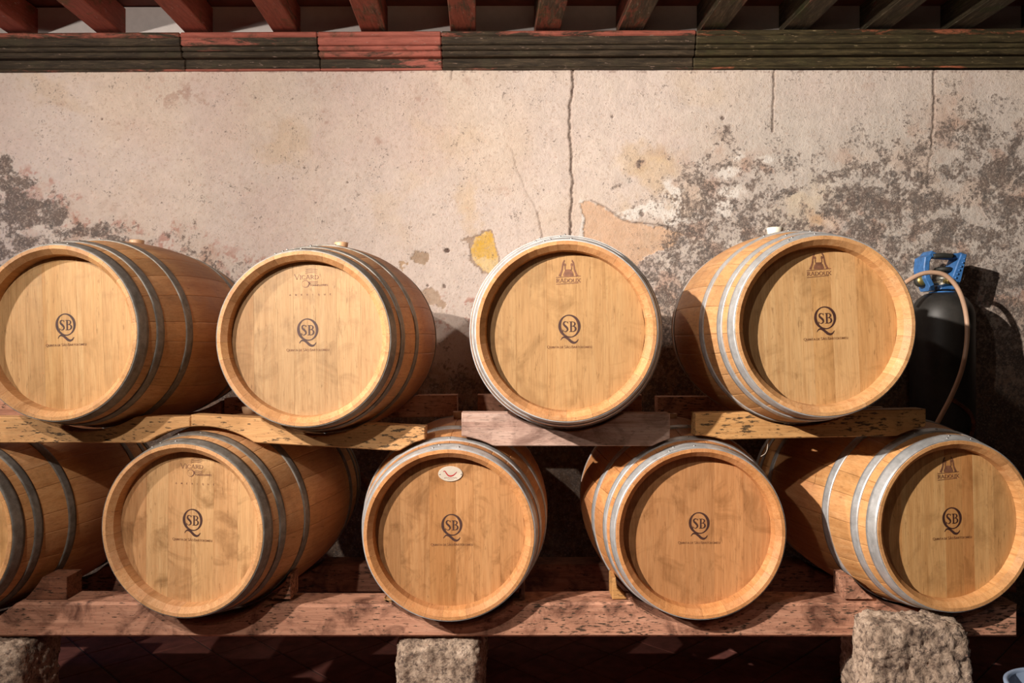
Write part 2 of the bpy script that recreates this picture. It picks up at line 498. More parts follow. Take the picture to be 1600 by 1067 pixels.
    edge_r = np.interp(u, [860, 950, 1000, 1050, 1090, 1130, 1180, 1240, 1330, 1400, 1460, 1520, 1600, 1800],
                       [480, 430, 385, 330, 255, 235, 255, 275, 262, 235, 205, 190, 180, 170])
    br = v - edge_r + (n_mid - 0.5) * 130 + wx * 60
    mr = sstep(-105, 100, br) * 0.84 * sstep(840, 1000, u)
    for a in ((1127, 214, 20, 20, 0.8), (1197, 276, 22, 16, 0.9), (1118, 282, 22, 13, 0.9), (1130, 258, 9, 8, .85), (1350, 315, 70, 50, 1.08), (1420, 272, 55, 36, 1.0),
              (1568, 250, 50, 66, 1.12), (1500, 205, 50, 30, 0.75), (1560, 330, 64, 50, 0.95), (1080, 345, 46, 32, 0.92), (1225, 305, 50, 30, 0.92),
              (1395, 400, 50, 34, 0.95), (1520, 385, 80, 36, 0.82), (1060, 405, 60, 36, 0.92), (1000, 258, 10, 8, .7), (962, 286, 12, 9, .6), (1003, 333, 7, 7, .95),
              (978, 282, 8, 8, .6), (1465, 215, 10, 36, 0.7), (1190, 335, 40, 20, .88), (1095, 370, 40, 18, .88), (1330, 378, 42, 22, 0.92), (1240, 250, 60, 20, 0.5), (1030, 240, 40, 16, 0.35)):
        mr = np.maximum(mr, blob(*a[:4], soft=0.95) * a[4])
    for a in ((1150, 245, 16, 9), (1143, 268, 20, 9), (1168, 300, 16, 12), (1130, 320, 16, 14), (1148, 298, 28, 10), (1195, 250, 14, 6), (1390, 260, 14, 7), (1430, 268, 7, 7),
              (1400, 350, 35, 12), (1480, 245, 26, 11), (1470, 292, 36, 10), (1255, 320, 30, 26), (1530, 345, 24, 14), (1450, 340, 36, 12), (1290, 350, 28, 20)):
        mr = mr - blob(*a, soft=0.8) * 0.45
    dens = np.maximum(dens, mr)
    dens = np.maximum(dens, sstep(440, 640, v + (n_mid - 0.5) * 120) * 0.6)
    mould = dens * 1.18 - crumb + 0.25
    # bluish and brownish bloom inside the damp
    c = mixc(c, np.clip(dens, 0, 1) * 0.55, (0.44, 0.38, 0.34))
    c = mixc(c, np.clip(dens, 0, 1) * sstep(0.5, 0.7, n_mid) * 0.7, (0.62, 0.46, 0.36))
    c = mixc(c, np.clip(dens, 0, 1) * sstep(0.55, 0.7, fbm(u, v, 1 / 26.0, 501)) * 0.8, (0.70, 0.62, 0.54))
    c = mixc(c, np.clip(dens, 0, 1) * sstep(0.58, 0.70, fbm(u, v, 1 / 40.0, 541)) * 0.6, (0.40, 0.17, 0.09))
    # flaked lime-white patches
    for a in ((1150, 243, 15, 10), (1142, 268, 19, 9), (1130, 320, 18, 13), (1148, 297, 26, 10), (1055, 312, 16, 18), (1045, 335, 40, 16), (985, 332, 20, 8), (1195, 252, 14, 6),
              (1365, 308, 4, 4), (1000, 335, 24, 9)):
        c = mixc(c, blob(*a, soft=0.5) * sstep(0.12, 0.35, crumb) * 0.85, (0.82, 0.76, 0.69))
    # brown damp on the lower wall, painted shade below it
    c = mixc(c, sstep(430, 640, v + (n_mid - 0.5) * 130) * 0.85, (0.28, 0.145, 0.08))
    c = mixc(c, sstep(560, 700, v + (n_mid - 0.5) * 100) * 0.85, (0.075, 0.04, 0.024))  # near-black stands in for shade in the gap behind the lower row
    depth = np.zeros(u.shape)
    # exposed ochre under a fallen flake
    jx = (n_sm - 0.5) * 12; jy = (n_fi - 0.5) * 10
    pin = [(742, 371), (752, 366), (767, 361), (771, 372), (774, 390), (779, 405), (780, 416), (772, 420), (768, 429), (756, 422), (745, 412), (738, 402), (735, 390), (740, 382)]
    pb = [(718, 374), (730, 371), (742, 366), (768, 359), (773, 372), (776, 390), (783, 405), (784, 418), (770, 431), (754, 425), (742, 414), (735, 405), (733, 390), (732, 380), (722, 379)]
    ring = in_poly(u + jx, v + jy, pb); core = in_poly(u + jx * 0.6, v + jy * 0.6, pin)
    c = mixc(c, ring * 0.8, (0.30, 0.19, 0.12))
    c = mixc(c, core * 1.0, (0.72, 0.43, 0.08))
    c = mixc(c, (core * sstep(0.46, 0.62, n_sm)) * 0.8, (0.74, 0.56, 0.30))
    depth += ring * 0.004
    for pts, col in (([(646, 390), (660, 394), (671, 395), (669, 405), (660, 414), (645, 409), (641, 400)], (0.36, 0.24, 0.15)),
                     ([(626, 410), (640, 408), (640, 412), (630, 418), (626, 422)], (0.42, 0.27, 0.15)),
                     ([(655, 455), (672, 450), (686, 458), (697, 476), (690, 482), (676, 476), (660, 470)], (0.42, 0.29, 0.20))):
        q = in_poly(u + jx, v + jy, pts)
        c = mixc(c, q * 0.9, col); depth += q * 0.004
    pk = [(908, 318), (922, 314), (946, 325), (972, 343), (1000, 349), (1020, 354), (1045, 356), (1068, 366), (1050, 385), (1010, 400), (985, 425), (960, 430), (930, 405), (905, 395), (910, 372), (914, 345)]
    q = in_poly(u + jx, v + jy, pk)
    c = mixc(c, q * 0.8, (0.62, 0.38, 0.22)); depth += q * 0.006
    c = mixc(c, (q & (n_mid > 0.53)) * 0.7, (0.68, 0.44, 0.29))
    mould = np.where(q & (u < 1035), mould - 0.45, mould)
    q = (seg_dist(u + jx * .5, v, [(910, 316), (913, 335), (908, 370)]) < 4) & ~q
    c = mixc(c, q * 0.8, (0.78, 0.72, 0.66))
    # nail holes and pits
    for (hx, hy, hr) in ((698, 391, 4), (700, 391, 3), (668, 446, 2.2), (694, 447, 3.0), (957, 182, 2), (1129, 184, 3), (1003, 334, 4), (476, 262, 1.6), (543, 285, 1.6), (160, 186, 2)):
        q = np.hypot(u - hx, v - hy) < hr
        c = mixc(c, q * 0.85, (0.10, 0.06, 0.05)); depth += q * 0.006
    # cracks: grooves in the plaster
    wob = (fbm(u * 0 + 5, v, 1 / 14.0, 91, 4) - 0.5) * 5 + (n_fi - 0.5) * 3.0
    def crack(pts, wd, dk, deep):
        nonlocal c, depth
        d = seg_dist(u + wob, v, pts)
        f = sstep(wd * 0.5 + 1.0, wd * 0.5 - 0.4, d)
        c = mixc(c, f * dk, (0.075, 0.042, 0.032)); depth = depth + f * deep
        c = mixc(c, sstep(wd * 2.6, wd * 0.8, d) * 0.22 * (f < 0.5), (0.45, 0.30, 0.22))
    crack([(897, 85), (896, 125), (894, 150), (890, 160), (890, 195), (892, 235), (894, 290), (892, 320), (891, 380)], 2.8, 0.95, 0.007)
    crack([(1213, 85), (1210, 120), (1208, 160), (1207, 205)], 2.0, 0.85, 0.005)
    crack([(1462, 85), (1460, 120), (1459, 190), (1456, 225)], 2.2, 0.85, 0.005)
    crack([(1456, 225), (1451, 255), (1449, 292)], 1.6, 0.55, 0.003)
    crack([(710, 85), (709, 105), (706, 124)], 1.4, 0.6, 0.003)
    crack([(798, 232), (810, 270), (822, 300), (833, 320), (840, 335)], 0.9, 0.42, 0.002)
    crack([(840, 332), (844, 352), (849, 376), (852, 390)], 1.6, 0.6 , 0.003)
    crack([(922, 313), (946, 324), (970, 342), (985, 347), (1010, 349), (1040, 353), (1066, 364)], 1.5, 0.7, 0.003)
    # ragged dark line under the cornice
    q = (v < 114) & (n_fi > 0.60)
    c = mixc(c, q * 0.6, (0.20, 0.12, 0.10))
    # sandy grain
    c = c * (0.90 + 0.20 * n_fi)[..., None] * (0.93 + 0.14 * n_sm)[..., None]
    relief = (n_big - 0.5) * 0.016 + (n_mid - 0.5) * 0.006 + (n_sm - 0.5) * 0.0022 + (n_fi - 0.5) * 0.0010
    relief += np.clip(mould, 0, 1) * (n_fi - 0.5) * 0.004
    Y = WY + depth * 1.0 - relief
    nz, nx = X.shape
    co = np.stack([X, Y, Z], -1).reshape(-1, 3)
    idx = np.arange(nz * nx).reshape(nz, nx)
    quads = np.stack([idx[:-1, :-1], idx[:-1, 1:], idx[1:, 1:], idx[1:, :-1]], -1).reshape(-1, 4)
    me = bpy.data.meshes.new('wall_back')
    me.vertices.add(len(co)); me.vertices.foreach_set('co', co.ravel())
    me.loops.add(quads.size); me.loops.foreach_set('vertex_index', quads.ravel())
    me.polygons.add(len(quads))
    me.polygons.foreach_set('loop_start', np.arange(0, quads.size, 4))
    me.polygons.foreach_set('loop_total', np.full(len(quads), 4))
    me.update(calc_edges=True)
    me.polygons.foreach_set('use_smooth', np.ones(len(quads), bool))
    ca = me.color_attributes.new('tone', 'FLOAT_COLOR', 'POINT')
    ca.data.foreach_set('color', np.concatenate([c.reshape(-1, 3), np.ones((len(co), 1))], 1).astype(np.float32).ravel())
    fa = me.attributes.new('mould', 'FLOAT', 'POINT')
    fa.data.foreach_set('value', mould.reshape(-1).astype(np.float32))
    return tag(link('wall_back', me, None, M['wall']), 'cream plaster wall with long cracks and dark mould patches', kind='structure')

wall = build_wall()

# ------------------------------------------------------------------ setting: cornice, joists, ceiling, floor
TILT = 0.0044
trim = tag(empty('trim_1', (0, 3.93, 2.70)), 'weathered moulded timber cornice under the joists, red paint flaking off', kind='structure')
def trim_board(py0, py1, yf, tone, alpha, x0, x1, bev=0.006):
    z1, z0 = PZ(py0, yf), PZ(py1, yf)
    me = box_mesh('cornice_board', x0, x1, yf, 4.0, z0, z1, bev, 1)
    for vv in me.vertices: vv.co.z += TILT * vv.co.x
    o = link('cornice_board', me, trim, M['trim'])
    o.matrix_parent_inverse = Matrix.Translation(-trim.location)
    o.color = tone + (alpha,)
dk = (0.85, 0.8, 0.75); ol = (0.9, 0.9, 0.62)
# each moulding is laid in three lengths
spans = ((-3.8, -1.62, dk, 0.42), (-1.62, -0.95, (0.95, 0.92, 0.9), 0.55), (-0.95, -0.345, (1, 1, 1), 0.72), (-0.345, 0.9, dk, 0.42), (0.9, 3.8, ol, 0.38))
for (py0, py1, yf, da) in ((47.5, 56, 3.868, 0.20), (55, 68.5, 3.876, 0.03), (69.5, 77, 3.886, 0.0), (78, 87, 3.896, -0.04), (88.5, 105.5, 3.936, -0.10), (105.5, 108.5, 3.934, 0.14)):
    for x0, x1, tone, al in spans:
        trim_board(py0, py1, yf, tone, al + da, x0 + 0.0006, x1 - 0.0006, 0.006 if py1 < 106 else 0.002)

JB = PZ(47, 3.9)                 # underside of the joists
ceil_me = box_mesh('ceiling', -3.8, 3.8, -2.2, 4.05, JB + 0.142, JB + 0.17)
ceiling = tag(link('ceiling', ceil_me, None, M['ceil']), 'dark red boarded ceiling above the joists', kind='structure')
JX = [-131, 8, 147, 285, 424, 562, 702, 834, 964, 1092, 1222, 1350, 1478, 1606]
DRIFT = 0.040
for i, px in enumerate(JX):
    xl = PX(px, 3.9); wd = 40 * 3.9 / F
    me = box_mesh('joist', 0, wd, 0, 6.1, 0, 0.14, 0.004, 1)
    for vv in me.vertices: vv.co.x += DRIFT * vv.co.y
    # local y runs from the wall into the room
    for vv in me.vertices: vv.co.y = -vv.co.y
    me.flip_normals()
    o = link('joist', me, ceiling, M['joist'], (xl, 4.02, JB + TILT * xl))
    t = i / (len(JX) - 1)
    o.color = (1.0 - 0.35 * t, 1.0 - 0.1 * t, 1.0 - 0.2 * t, 0.62 - 0.42 * t)
    if i + 1 < len(JX):
        xr = PX(JX[i + 1], 3.9)
        pm = box_mesh('infill_panel', xl + wd * 0.9, xr + 0.012, 3.955, 4.03, JB - 0.01 + TILT * xl, JB + 0.145 + TILT * xl)
        p = link('infill_panel', pm, wall, M['infill'])

floor = tag(link('floor', box_mesh('floor', -3.8, 3.8, -2.2, 4.05, -0.08, -0.004), None, M['mortar']),
            'red terracotta floor laid with diagonal tiles', kind='structure')
tl = box_mesh('tile', -0.097, 0.097, -0.097, 0.097, -0.02, 0.0, 0.003, 1)
k = 0.2 * math.sqrt(0.5)
for a in range(-17, 18):
    for b in range(0, 16):
        if (a + b) % 2: continue
        x, y = a * k, 2.35 + b * k * 0.75
        y = 2.3 + b * k
        if y > 3.86: continue
        o = link('tile', tl, floor, M['tile'], (x, y, 0), (0, 0, math.radians(45)))
        q = random.uniform(0.75, 1.15)

# ------------------------------------------------------------------ stroke lettering
class Ink:
    def __init__(s): s.v = []; s.f = []
    def stroke(s, pts, sub=6, w=None):
        """pts: (x, y, width) in drawing units, y downwards"""
        p = [tuple(q) + ((w,) if len(q) == 2 else ()) for q in pts]
        c = catmull(p, sub) if sub > 1 and len(p) > 2 else [np.array(q, float) for q in p]
        b = len(s.v)
        for i, q in enumerate(c):
            d = c[min(i + 1, len(c) - 1)][:2] - c[max(i - 1, 0)][:2]
            L = math.hypot(*d) or 1
            nx, ny = -d[1] / L, d[0] / L
            h = max(q[2], 0.5) / 2
            s.v.append((q[0] + nx * h, q[1] + ny * h)); s.v.append((q[0] - nx * h, q[1] - ny * h))
        for i in range(len(c) - 1):
            s.f.append((b + 2 * i, b + 2 * i + 1, b + 2 * i + 3, b + 2 * i + 2))
    def poly(s, pts):
        b = len(s.v); s.v += [tuple(p) for p in pts]; s.f.append(tuple(range(b, b + len(pts))))
    def text(s, t, x, y, h, width, thick, thin, big='', serif=True):
        """roman capitals fitted between x and x + width; y = baseline"""
        G = GLYPH
        adv = 0
        items = []
        for ch in t:
            k = 1.28 if ch in big else 1.0
            if ch == ' ': adv += 0.30; continue
            gw, st = G[ch.lower() if ch.lower() in G else ch]
            items.append((adv, k, st, gw)); adv += gw * k + 0.20
        sc = width / (adv - 0.20)
        for a, k, st, gw in items:
            for pl in st:
                pts = []
                for i, (px, py) in enumerate(pl):
                    pts.append((x + (a + px * k) * sc, y - py * h * k))
                for i in range(len(pts) - 1) if len(pts) == 2 else [0]:
                    pass
                if len(pts) == 2:
                    dx, dy = abs(pts[1][0] - pts[0][0]), abs(pts[1][1] - pts[0][1])
                    wd = thick if dy > 2.2 * dx else (thin if dx > 2 * dy else (thick if (pts[1][0] - pts[0][0]) * (pts[1][1] - pts[0][1]) > 0 else thin))
                    s.stroke(pts, 1, wd)
                    if serif and dy > 0.5 * h:
                        for q in pts: s.stroke([(q[0] - thick * 1.1, q[1]), (q[0] + thick * 1.1, q[1])], 1, thin * 0.8)
                else:
                    c = catmull([p + (0,) for p in pts], 4)
                    out = []
                    for i, q in enumerate(c):
                        d = c[min(i + 1, len(c) - 1)][:2] - c[max(i - 1, 0)][:2]
                        an = abs(d[1]) / (math.hypot(*d) or 1)
                        out.append((q[0], q[1], thin + (thick - thin) * an))
                    s.stroke(out, 1)
    def mesh(s, name, k, y=0.0):
        vs = [(a * k, y, -b * k) for a, b in s.v]
        me = mesh(name, vs, s.f)
        bm = bmesh.new(); bm.from_mesh(me)
        for f in bm.faces:
            f.normal_update()
            if f.normal.y > 0: f.normal_flip()
        bm.to_mesh(me); bm.free()
        return me

GLYPH = {
 'a': (0.75, [[(0.0, 0), (0.37, 1)], [(0.37, 1), (0.75, 0)], [(0.14, 0.36), (0.6, 0.36)]]),
 'b': (0.55, [[(0.08, 0), (0.08, 1)], [(0.08, 1), (0.35, 0.98), (0.48, 0.78), (0.35, 0.56), (0.08, 0.54)], [(0.08, 0.54), (0.4, 0.5), (0.55, 0.27), (0.4, 0.02), (0.08, 0)]]),
 'c': (0.7, [[(0.7, 0.8), (0.55, 0.97), (0.3, 1), (0.06, 0.75), (0.02, 0.45), (0.15, 0.12), (0.42, 0), (0.7, 0.18)]]),
 'd': (0.75, [[(0.08, 0), (0.08, 1)], [(0.08, 1), (0.45, 0.97), (0.72, 0.7), (0.74, 0.42), (0.6, 0.12), (0.35, 0), (0.08, 0)]]),
 'e': (0.5, [[(0.08, 0), (0.08, 1)], [(0.08, 1), (0.5, 1)], [(0.08, 0.52), (0.42, 0.52)], [(0.08, 0), (0.5, 0)]]),
 'i': (0.14, [[(0.07, 0), (0.07, 1)]]),
 'l': (0.48, [[(0.08, 0), (0.08, 1)], [(0.08, 0), (0.48, 0)]]),
 'm': (0.9, [[(0.06, 0), (0.12, 1)], [(0.12, 1), (0.45, 0.1)], [(0.45, 0.1), (0.78, 1)], [(0.78, 1), (0.86, 0)]]),
 'n': (0.75, [[(0.08, 0), (0.08, 1)], [(0.08, 1), (0.68, 0)], [(0.68, 0), (0.68, 1)]]),
 'o': (0.8, [[(0.4, 1), (0.1, 0.82), (0.0, 0.5), (0.1, 0.18), (0.4, 0), (0.7, 0.18), (0.8, 0.5), (0.7, 0.82), (0.4, 1)]]),
 'q': (0.8, [[(0.4, 1), (0.1, 0.82), (0.0, 0.5), (0.1, 0.18), (0.4, 0), (0.7, 0.18), (0.8, 0.5), (0.7, 0.82), (0.4, 1)], [(0.35, 0.02), (0.6, -0.22), (0.95, -0.2)]]),
 'r': (0.65, [[(0.08, 0), (0.08, 1)], [(0.08, 1), (0.4, 0.97), (0.52, 0.75), (0.38, 0.52), (0.08, 0.5)], [(0.3, 0.5), (0.65, 0)]]),
 's': (0.48, [[(0.45, 0.85), (0.28, 1), (0.06, 0.85), (0.1, 0.62), (0.36, 0.42), (0.44, 0.2), (0.25, 0), (0.02, 0.15)]]),
 't': (0.66, [[(0.33, 0), (0.33, 1)], [(0.0, 1), (0.66, 1)]]),
 'u': (0.72, [[(0.08, 1), (0.08, 0.35), (0.2, 0.05), (0.4, 0), (0.58, 0.08), (0.66, 0.35), (0.66, 1)]]),
 'v': (0.75, [[(0.0, 1), (0.38, 0)], [(0.38, 0), (0.75, 1)]]),
 'x': (0.72, [[(0.0, 1), (0.72, 0)], [(0.0, 0), (0.7, 1)]]),
}
GLYPH['ã'] = (0.75, GLYPH['a'][1] + [[(0.16, 1.18), (0.3, 1.3), (0.44, 1.18), (0.6, 1.28)]])

U = 1.0 / 14.23 * 2.546 / F          # one drawing unit of the emblem in metres
def emblem_mesh():
    k = Ink()
    cx, cy = 722, 410
    n = 72
    ring = []
    for i in range(n + 1):
        t = 2 * math.pi * i / n
        ring.append((t,))
    b = len(k.v)
    for (t,) in ring:
        ex, ey = 247 * math.cos(t), 257 * math.sin(t)
        th = 22 + 40 * abs(math.cos(t + 0.28)) ** 1.5
        L = math.hypot(ex, ey)
        k.v.append((ex, ey)); k.v.append((ex * (1 - th / L), ey * (1 - th / L)))
    for i in range(n): k.f.append((b + 2 * i, b + 2 * i + 1, b + 2 * i + 3, b + 2 * i + 2))
    R = lambda pts: [(p[0] - cx, p[1] - cy) + tuple(p[2:]) for p in pts]
    k.stroke(R([(526, 722, 12), (548, 684, 18), (590, 656, 34), (650, 665, 50), (712, 712, 56), (770, 762, 60), (828, 780, 48), (880, 756, 28), (918, 704, 12)]))
    k.stroke(R([(684, 348, 8), (670, 322, 13), (640, 309, 18), (608, 318, 26), (594, 348, 34), (606, 384, 44), (638, 414, 48), (668, 448, 44), (680, 484, 36), (664, 516, 24), (634, 532, 17), (602, 525, 12), (577, 494, 8)]))
    k.stroke(R([(684, 302), (686, 352)]), 1, 9); k.stroke(R([(573, 486), (577, 540)]), 1, 9)
    k.stroke(R([(758, 312), (758, 534)]), 1, 36)
    k.stroke(R([(720, 312), (792, 312)]), 1, 11); k.stroke(R([(716, 534), (800, 534)]), 1, 11)
    k.stroke(R([(757, 314, 12), (808, 317, 16), (838, 336, 28), (844, 364, 34), (832, 392, 24), (800, 408, 13), (762, 412, 10)]))
    k.stroke(R([(790, 410, 10), (836, 424, 24), (858, 456, 38), (856, 492, 36), (830, 521, 22), (792, 532, 14), (757, 533, 12)]))
    return k.mesh('printed_emblem', U)
EMBLEM = emblem_mesh()
def motto_mesh():
    k = Ink()
    k.text('Quinta dE SãO BartOlOmEu', -497, 492, 46, 990, 9.5, 5.0, big='QSB', serif=False)
    return k.mesh('printed_name', U)
MOTTO = motto_mesh()

def brand_vicard():
    k = Ink()      # unit: 1/6.67 px of the frame
    k.text('Vicard', -125, 54, 40, 252, 6.5, 3.2, big='V')
    for j, (y, a, bx) in enumerate(((-48, -4, 118), (-30, -10, 112), (-12, -10, 112))):
        k.stroke([(a, y + 6, 4), (a + 40, y - 4, 5), (bx - 20, y, 6), (bx, y + 6, 5)])
    for j, y in enumerate((80, 96)):
        k.stroke([(28, y + 2, 5), (60, y - 2, 6), (100, y + 2, 6), (122, y - 4, 5)])
    circ = [(-12 + 38 * math.cos(t), 103 + 36 * math.sin(t), 6 + 5 * math.cos(t)) for t in np.linspace(0, 2 * math.pi, 25)]
    k.stroke(circ, 2)
    k.stroke([(24, 85, 10), (36, 96, 9), (28, 112, 8)])
    k.text('tonnelleries', 36, 126, 16, 188, 4.6, 3.8, serif=False)
    return k
def brand_vicard_mesh():
    k = brand_vicard()
    for i, ch in enumerate('amerique'):
        k.text(ch, -182 + i * 61, 224, 16, 14 if ch != 'i' else 4, 3.2, 2.4, serif=False)
    return k.mesh('cooper_brand', 2.62 / F / 6.67)
VICARD = brand_vicard_mesh()

def brand_radoux_mesh():
    k = Ink()      # unit: 1/19.4 px of the frame; origin at the middle of the upper rule
    k.stroke([(-375, 25), (370, -10)], 1, 20)
    k.stroke([(-375, 235), (300, 200)], 1, 18)
    k.text('radoux', -360, 178, 105, 720, 22, 12)
    for sgn in (-1, 1):
        S = lambda pts: [(sgn * p[0], p[1]) + tuple(p[2:]) for p in pts]
        # cooper bending over a cask: back, arm, leg
        k.stroke(S([(120, -470, 46), (150, -420, 44), (172, -330, 46), (188, -210, 50), (225, -100, 56), (265, -10, 74)]))
        k.stroke(S([(118, -500, 30), (120, -465, 34)]), 1)
        k.stroke(S([(86, -395, 40), (105, -360, 66), (92, -310, 50)]))
        k.stroke(S([(95, -300, 34), (100, -240, 30), (84, -180, 20)]))
    k.poly([(-150, -10), (-158, -60), (-120, -150), (-70, -215), (70, -215), (125, -150), (160, -60), (150, -10)])
    return k.mesh('cooper_brand', 2.546 / F / 19.4)
RADOUX = brand_radoux_mesh()

# ------------------------------------------------------------------ barrels
BL, RH, RB = 0.94, 0.285, 0.345
def rad(s): return RH + (RB - RH) * (1 - ((s - BL / 2) / (BL / 2)) ** 2)
HEAD_S = 0.054

_stave = {}
def stave_mesh(deg):
    key = round(deg, 2)
    if key in _stave: return _stave[key]
    n = 22
    prof = [(BL * i / n, rad(BL * i / n)) for i in range(n + 1)]
    prof += [(BL, RH - 0.011), (BL - 0.018, 0.2575), (BL - 0.06, 0.2535), (BL - 0.085, rad(0.085) - 0.027)]
    m = 8
    for i in range(1, m):
        sx = BL - 0.085 - (BL - 0.17) * i / m
        prof.append((sx, rad(sx) - 0.027))
    prof += [(0.085, rad(0.085) - 0.027), (0.06, 0.2535), (0.018, 0.2575), (0.0, RH - 0.011)]
    h = math.radians(deg) / 2 - 0.0008
    cols = [(-h, 0.0004), (-h + 0.008, 0), (-h * 0.4, 0), (h * 0.4, 0), (h - 0.008, 0), (h, 0.0004)]
    vs, fs, sm = [], [], []
    L = len(prof)
    for a, dr in cols:
        for j, (sx, r) in enumerate(prof):
            rr = r - dr if j <= n else r
            vs.append((rr * math.sin(a), sx, rr * math.cos(a)))
    for c in range(len(cols) - 1):
        for j in range(L):
            q = (j + 1) % L
            fs.append((c * L + j, c * L + q, (c + 1) * L + q, (c + 1) * L + j))
            sm.append(j < n)
    fs.append(tuple(range(L))[::-1]); sm.append(False)
    fs.append(tuple((len(cols) - 1) * L + j for j in range(L))); sm.append(False)
    me = mesh('stave', vs, fs)
    bm = bmesh.new(); bm.from_mesh(me); bmesh.ops.recalc_face_normals(bm, faces=bm.faces[:]); bm.to_mesh(me); bm.free()
    me.polygons.foreach_set('use_smooth', sm)
    me.materials.append(M['stave'])
    _stave[key] = me
    return me

def hoop_mesh(s0, s1, lap_deg):
    n = 120
    k = 5
    prof = []
    ss = [s0 + (s1 - s0) * i / (k - 1) for i in range(k)]
    vs, fs = [], []
    m = 2 * k
    lap = math.radians(lap_deg)
    for i in range(n):
        a = 2 * math.pi * i / n - math.pi
        e = 0.0016 if abs(a) < lap else 0.0
        col = [(sx, rad(sx) + 0.0030 + e) for sx in ss] + [(sx, rad(sx) - 0.0004) for sx in ss[::-1]]
        for sx, r in col: vs.append((r * math.sin(a), sx, r * math.cos(a)))
    for i in range(n):
        j = (i + 1) % n
        for q in range(m):
            p = (q + 1) % m
            fs.append((i * m + q, i * m + p, j * m + p, j * m + q))
    me = mesh('hoop', vs, fs)
    bm = bmesh.new(); bm.from_mesh(me); bmesh.ops.recalc_face_normals(bm, faces=bm.faces[:]); bm.to_mesh(me); bm.free()
    me.polygons.foreach_set('use_smooth', [(f % m) < k - 1 for f in range(len(me.polygons))])
    return me
HS = [(0.0025, 0.047), (0.083, 0.117), (0.228, 0.264)]
HOOPS = {}
for kind in ('dark', 'light'):
    lst = []
    for s0, s1 in HS + [(BL - b, BL - a) for a, b in HS]:
        me = hoop_mesh(s0, s1, 11)
        me.materials.append(M['steel_' + kind])
        lst.append(me)
    HOOPS[kind] = lst
RIVET = lathe('rivet', [(0.0001, 0.0034), (0.0028, 0.0028), (0.0044, 0.0012), (0.0048, -0.001)], 10)
RIVET.materials.append(M['rivet'])

def bung_mesh(h, r0, r1):
    return lathe('bung', [(r0, -0.012), (r1, h), (r1 * 0.93, h + 0.002), (r1 * 0.8, h + 0.002), (r1 * 0.72, h - 0.003), (0.0005, h - 0.003)], 28)
BUNG_TALL = bung_mesh(0.024, 0.0205, 0.0265); BUNG_TALL.materials.append(M['bung'])
BUNG_LOW = bung_mesh(0.014, 0.024, 0.027); BUNG_LOW.materials.append(M['bung'])
BUNG_WHITE = bung_mesh(0.030, 0.022, 0.030); BUNG_WHITE.materials.append(M['bung_white'])

def head_boards(cuts):
    """upright boards of a round head; cuts: seam positions across the disc"""
    R = 0.2545
    out = []
    edges = [-R] + cuts + [R]
    for a, b in zip(edges[:-1], edges[1:]):
        a2, b2 = a + 0.00008, b - 0.00008
        n = 12
        top = [(a2 + (b2 - a2) * i / n) for i in range(n + 1)]
        pts = [(x, math.sqrt(max(R * R - x * x, 1e-8))) for x in top]
        pts += [(x, -z) for x, z in pts[::-1]]
        q = [pts[0]]
        for p in pts[1:]:
            if math.hypot(p[0] - q[-1][0], p[1] - q[-1][1]) > 2e-4: q.append(p)
        if math.hypot(q[0][0] - q[-1][0], q[0][1] - q[-1][1]) < 2e-4: q.pop()
        out.append(extrude_poly('head_board', q, 0, 0.02, 0.00025))
    return out

ANG = [13, 16, 11.5, 15, 14, 17, 12, 16, 13, 15, 11.5, 14, 17, 12, 16, 13, 15, 14, 12, 17, 13, 16, 11.5, 15]
ANG.append(360 - sum(ANG))

